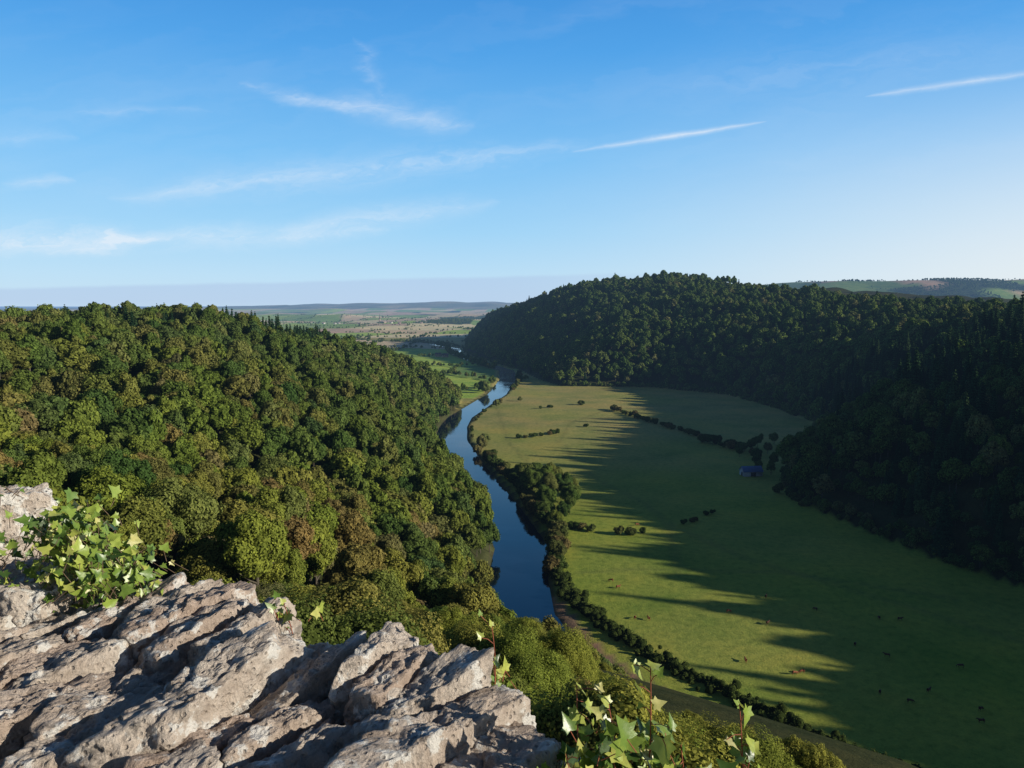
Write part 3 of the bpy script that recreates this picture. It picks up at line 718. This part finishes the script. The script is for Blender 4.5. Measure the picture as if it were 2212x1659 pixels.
for i,(a,c_,L,W,H,zt) in enumerate(rows):
    place(10+i,a,c_,L*1.08,W*1.12,H,zt+rs.uniform(-.012,.016),rs.uniform(-.15,.15),rs.uniform(-.03,.07),rs.uniform(-.2,.1))
for i in range(34):
    place(80+i,rs.uniform(0,1.7),rs.uniform(-.58,.02),rs.uniform(.08,.16),rs.uniform(.035,.065),rs.uniform(.07,.12),119.165+rs.uniform(-.02,.045),rs.uniform(-.6,.6),rs.uniform(-.15,.2),rs.uniform(-.4,.3),True)
Vb=[];Fb=[]
def quadgrid(fn,nu,nv):
    o=len(Vb)
    for j in range(nv+1):
        for i in range(nu+1): Vb.append(fn(i/nu,j/nv))
    for j in range(nv):
        for i in range(nu): q=o+j*(nu+1)+i; Fb.append((q,q+1,q+nu+2,q+nu+1))
A0=-.05
def wp(a,c,z):
    p=O0+A*a+Nn*c; k=noise.fractal(Vector((p[0]*6,p[1]*6,z*9)),.8,2,4)*.03+abs(noise.noise(Vector((a*5,c*5,z*11))))*.04
    return p,k
def face(c,sg):
    def f(u,v):
        a=A0+3.*u; z=118.0+(1.02)*v if sg<0 else 104+15.0*v
        p,k=wp(a,c,z); p=p+Nn*sg*k; return (p[0],p[1],z)
    return f
quadgrid(face(-.62,-1),140,50); quadgrid(face(-.02,1),140,160)
def topf(u,v):
    a=A0+3.*u; c=-.62+.6*v; p,k=wp(a,c,119.0); return (p[0],p[1],119.0+k)
quadgrid(topf,140,30)
def endf(u,v):
    c=-.62+.6*u; z=104+15.0*v; p,k=wp(A0,c,z); p=p-A*k; return (p[0],p[1],z)
quadgrid(endf,30,160)
obj('wall_body',mkmesh('wall_body',Vb,Fb,[M_STONE],smooth=True),parent=wall)

# ------------------------------------------------------------------ ivy
def ivymat():
    m,nt=newmat('ivy_leaf'); E.nt=nt
    at=nt.nodes.new('ShaderNodeAttribute'); at.attribute_name='shade'
    tc=nt.nodes.new('ShaderNodeTexCoord'); n=tnoise(nt,tc.outputs['Object'],60,5,.6)
    c=ramp(nt,at.outputs['Fac'],[(0,(.05,.10,.024)),(.3,(.14,.24,.045)),(.6,(.31,.41,.075)),(.85,(.50,.54,.13)),(1,(.62,.56,.25))])
    c=mixc(nt,1.0,c,ramp(nt,n,[(.3,(.7,.75,.65)),(.7,(1.2,1.15,1.1))]),'MULTIPLY')
    p=principled(nt,c,.34,.55,bump=n,bstr=.3,bdist=.003)
    tr=nt.nodes.new('ShaderNodeBsdfTranslucent'); nt.links.new(c,tr.inputs[0]); mx=nt.nodes.new('ShaderNodeMixShader'); mx.inputs[0].default_value=.25
    nt.links.new(p,mx.inputs[1]); nt.links.new(tr.outputs[0],mx.inputs[2]); finish(nt,mx.outputs[0],False); return m
M_IVY=ivymat(); M_STEM=simple_mat('ivy_stem',(.30,.09,.05),.6,.3,.3,20,False); M_STEMB=simple_mat('woody_ivy_stem',(.16,.11,.07),.8,.2,.3,20,False)
OUT=[(0,0),(.16,-.10),(.42,-.16),(.36,.06),(.62,.26),(.34,.38),(.26,.52),(.12,.80),(0,1.05),(-.12,.80),(-.26,.52),(-.34,.38),(-.62,.26),(-.36,.06),(-.42,-.16),(-.16,-.10)]
def leafgeo(pos,nrm,up,size,r):
    n=Vector(nrm).normalized(); u=Vector(up); u=(u-n*u.dot(n)).normalized(); s=u.cross(n)
    V=[];w=r.uniform(.8,1.15); fold=r.uniform(.05,.35); curl=r.uniform(-.4,.5)
    def P(a,b): 
        return tuple(Vector(pos)+s*(a*size*w)+u*(b*size)+n*size*(fold*abs(a)-curl*b*b*.4+r.uniform(-.03,.03)))
    for a,b in OUT: V.append(P(a,b))
    V+= [P(0,.25),P(0,.55),P(.18,.2),P(-.18,.2)]
    C1,C2,R1,L1=16,17,18,19
    F=[(0,1,R1,C1),(1,2,3,R1),(3,4,5,R1),(R1,5,6,C2),(R1,C2,C1),(6,7,8,C2),(C2,8,9,10),(C1,C2,L1),(C2,10,11,L1),(L1,11,12,13),(L1,13,14,15),(0,C1,L1,15)]
    return V,F
def ivy(label,stems,extra,woody=False,seed=1):
    r=random.Random(seed); LV=[];LF=[];LS=[];SV=[];SF=[]
    def addleaf(p,size,sh=None):
        n=Vector((.7,-.55,.55))+Vector((r.gauss(0,.48),r.gauss(0,.48),r.gauss(0,.42))); up=Vector((r.gauss(0,.6),r.gauss(0,.4),r.gauss(.1,.8)))
        v,f=leafgeo(p,n,up,size,r); o=len(LV); LV.extend(v); LF.extend(tuple(i+o for i in q) for q in f); s_=min(1,max(0,r.gauss(.52,.25))) if sh is None else sh; LS.extend([s_]*len(f))
    def addstem(pts,rad):
        v,f=tube(pts,rad,6); o=len(SV); SV.extend(v); SF.extend(tuple(i+o for i in q) for q in f)
    for (a,b,bend,nl,sz) in stems:
        a=Vector(a);b=Vector(b); pts=[]
        for k in range(9):
            t=k/8; p=a.lerp(b,t)+Vector((bend*math.sin(t*3.1),bend*.5*math.sin(t*4),0)); pts.append(p)
        addstem(pts,[.0022-.0013*k/8 for k in range(9)])
        for k in range(nl):
            t=.15+.85*(k+.5)/nl; j=min(7,int(t*8)); p=pts[j].lerp(pts[j+1],t*8-j)
            q=p+Vector((r.gauss(0,.022),r.gauss(0,.02),r.gauss(.012,.014))); addstem([p,(p+q)/2+Vector((0,0,.004)),q],[.0009]*3)
            addleaf(q,sz*r.uniform(.6,1.15)*(1.05-.4*t))
        addleaf(pts[-1],sz*.6,.8)
    for (c,rad,n,sz) in extra:
        for k in range(n):
            p=Vector(c)+Vector((r.gauss(0,rad[0]),r.gauss(0,rad[1]),r.gauss(0,rad[2])))
            q=p+Vector((r.gauss(0,.02),r.gauss(0,.02),-.03)); addstem([q,p],[.001,.0008]); addleaf(p,sz*r.uniform(.5,1.25))
    e=obj('ivy_plant',None,label,'ivy',loc=(0,0,0))
    obj('foliage',mkmesh('foliage',LV,LF,[M_IVY],LS),parent=e); obj('stem',mkmesh('stem',SV,SF,[M_STEMB if woody else M_STEM],smooth=True),parent=e)
ivy('sunlit ivy with glossy lobed leaves sprouting beside the wall coping',
 [((.22,1.26,118.95),(.245,1.29,119.36),.012,18,.046),((.16,1.3,118.95),(.12,1.33,119.30),-.012,16,.044),((.26,1.25,118.95),(.175,1.30,119.28),-.01,15,.044),
  ((.40,1.25,118.9),(.405,1.29,119.29),.012,15,.046),((.32,1.22,118.9),(.43,1.29,119.20),.01,13,.044),((.15,1.2,118.9),(.09,1.22,119.24),.01,13,.044),((.3,1.2,118.9),(.30,1.28,119.22),.01,14,.046)],
 [((.19,1.26,119.15),(.06,.04,.045),120,.044),((.12,1.25,119.13),(.045,.03,.05),70,.042),((.32,1.25,119.07),(.065,.04,.04),60,.044)],seed=3)
ivy('tangle of bright ivy trailing over the pale stones of the wall',
 [((-1.15,2.0,119.2),(-1.28,2.08,119.43),.03,10,.032),((-1.2,1.98,119.2),(-1.18,2.07,119.45),.02,10,.032),((-1.1,1.98,119.2),(-1.0,1.97,119.34),.02,9,.032),((-1.35,1.95,119.3),(-1.42,1.98,119.33),.02,7,.030),((-1.1,1.95,119.2),(-.93,1.95,119.24),.02,8,.032)],
 [((-1.21,2.02,119.36),(.06,.045,.045),210,.031),((-1.06,1.98,119.27),(.05,.045,.038),150,.031),((-1.14,1.96,119.28),(.055,.035,.045),120,.031),((-1.34,1.93,119.26),(.045,.03,.018),26,.026),((-1.45,2.14,119.46),(.04,.04,.010),8,.02)],woody=True,seed=5)
ivy('small ivy sprig poking up behind a coping stone',[((-.54,1.80,119.05),(-.56,1.80,119.27),.01,5,.026)],[((-.54,1.80,119.25),(.03,.01,.01),8,.026)],seed=8)
ivy('dark ivy shoot rising behind the wall edge',[((-.05,1.62,119.05),(-.045,1.62,119.29),.01,7,.028)],[((-.02,1.58,119.2),(.02,.01,.015),6,.026)],seed=9)

# ------------------------------------------------------------------ light and sky
el=EL; az=AZ
S=Vector((math.sin(az)*math.cos(el),math.cos(az)*math.cos(el),math.sin(el)))
ld=bpy.data.lights.new('sun','SUN'); ld.energy=5.0; ld.angle=math.radians(.5); ld.color=(1,.92,.77)
lo=bpy.data.objects.new('sun',ld); COL.objects.link(lo); lo.rotation_euler=S.to_track_quat('Z','Y').to_euler(); lo.location=(50,-20,200)
w=bpy.data.worlds.new('World'); scn.world=w; w.use_nodes=True; nt=w.node_tree; nt.nodes.clear(); E.nt=nt
sky=nt.nodes.new('ShaderNodeTexSky'); sky.sky_type='NISHITA'; sky.sun_disc=False; sky.sun_elevation=el; sky.sun_rotation=az; sky.altitude=100; sky.air_density=1.0; sky.dust_density=.3; sky.ozone_density=1.5
tc=nt.nodes.new('ShaderNodeTexCoord'); sp=nt.nodes.new('ShaderNodeSeparateXYZ'); nt.links.new(tc.outputs['Generated'],sp.inputs[0])
yy=E.m('MAXIMUM',E(sp.outputs[1]),.05); gx=E(sp.outputs[0])/yy; gz=E(sp.outputs[2])/yy
cb=nt.nodes.new('ShaderNodeCombineXYZ'); nt.links.new(gx.s,cb.inputs[0]); nt.links.new((gz*2.5).s,cb.inputs[1])
na=E(tnoise(nt,cb.outputs[0],9,4,.6))-.5; nb2=E(tnoise(nt,cb.outputs[0],30,3,.6))-.5
cb2=nt.nodes.new('ShaderNodeCombineXYZ'); nt.links.new((gx*.8-gz*1.2).s,cb2.inputs[0]); nt.links.new((gz*5+gx*-.8+na*.5).s,cb2.inputs[1])
nstreak=E(tnoise(nt,cb2.outputs[0],8,7,.64)); nbroad=E(tnoise(nt,cb2.outputs[0],2.2,3,.6))
U=gx+na*.055+nb2*.014; Wv=gz+na*.032+nb2*.009
tot=None
def streak(x0,z0,x1,z1,wd,al,sharp=0):
    global tot
    dx,dz=x1-x0,z1-z0; L2=dx*dx+dz*dz
    uu,ww=(gx+na*.006,gz+na*.006+nb2*.003) if sharp else (U,Wv)
    t=((uu-x0)*(dx/L2)+(ww-z0)*(dz/L2))
    t.s.node.use_clamp=True; tc_=t
    px=uu-(tc_*dx+x0); pz=ww-(tc_*dz+z0)
    d=E.m('SQRT',px*px+pz*pz)
    tap=E.m('SQRT',tc_*(1.0-tc_)*4+.02)
    q=E.m('MAXIMUM',1.0-d/(tap*wd),0)
    q=E.m('MULTIPLY',q*q,tap*al)
    q=q*(sstep(nstreak,.28,.75)+.2) if not sharp else q*(sstep(nstreak,.2,.65)*.75+.35)
    tot=q if tot is None else tot+q
streak(-.345,.280,-.20,.243,.019,.42); streak(-.25,.258,-.05,.224,.034,.60); streak(-.20,.335,-.165,.262,.018,.25)
streak(.075,.1935,.325,.231,.0065,.8,1); streak(.45,.262,.72,.300,.008,.65,1)
streak(-.52,.136,.10,.202,.036,.52)
streak(-.74,.072,-.16,.094,.028,.7); streak(-.82,.085,-.46,.082,.040,.62); streak(-.30,.096,-.02,.128,.030,.58)
streak(-.66,.152,-.56,.158,.016,.35); streak(-.72,.21,-.55,.212,.02,.22); streak(-.56,.243,-.38,.243,.010,.18); streak(.1,.26,.7,.33,.10,.13)
tot=tot+sstep(nbroad,.42,.8)*.11*sstep(gz,.02,.15)
tot=E.m('MINIMUM',tot*.8,.7)
zz=E(sp.outputs[2]); 
grad=ramp(nt,zz,[(0,(5.6,7.6,9.3)),(.035,(5.0,7.5,9.6)),(.09,(3.6,6.8,9.7)),(.18,(2.0,5.5,9.5)),(.30,(.82,3.8,8.5)),(.42,(.34,2.5,7.0)),(.50,(.22,1.4,4.0)),(.6,(.13,.42,1.15)),(1,(.08,.22,.65))])
# unseen zenith and sky behind the rock are darkened to deepen the shade
back_=sstep(E(sp.outputs[1]),-.25,.12)
grad=mixc(nt,1.0,grad,ramp(nt,back_,[(0,(.42,.38,.38)),(1,(1,1,1))]),'MULTIPLY')
dt=nt.nodes.new('ShaderNodeVectorMath'); dt.operation='DOT_PRODUCT'; nt.links.new(tc.outputs['Generated'],dt.inputs[0]); dt.inputs[1].default_value=S
glow=E.m('MULTIPLY',sstep(E(dt.outputs['Value']),-.35,.65),1.0-sstep(zz,.0,.30))
grad=mixc(nt,glow*.98,grad,(9.3,9.3,9.2))
base=mixc(nt,.08,grad,sky.outputs[0])
edge=gz-(gx*.024+.036)-na*.006
bank=(1.0-sstep(edge,-.004,.002))*(1.0-sstep(gx,-.05,.35))*.5*sstep(gz,-.02,.005)
base=mixc(nt,bank,base,(4.2,5.5,7.9))
colr=mixc(nt,tot,base,(8.3,8.9,9.6))
bg=nt.nodes.new('ShaderNodeBackground'); nt.links.new(colr,bg.inputs[0]); bg.inputs[1].default_value=.10
wo=nt.nodes.new('ShaderNodeOutputWorld'); nt.links.new(bg.outputs[0],wo.inputs[0])

cam=bpy.data.cameras.new('camera'); cam.sensor_width=36; cam.lens=1640/2212*36; cam.clip_start=.05; cam.clip_end=60000
co=bpy.data.objects.new('camera',cam); COL.objects.link(co); co.location=(0,0,120); co.rotation_euler=(math.radians(90-6.05),0,0); scn.camera=co
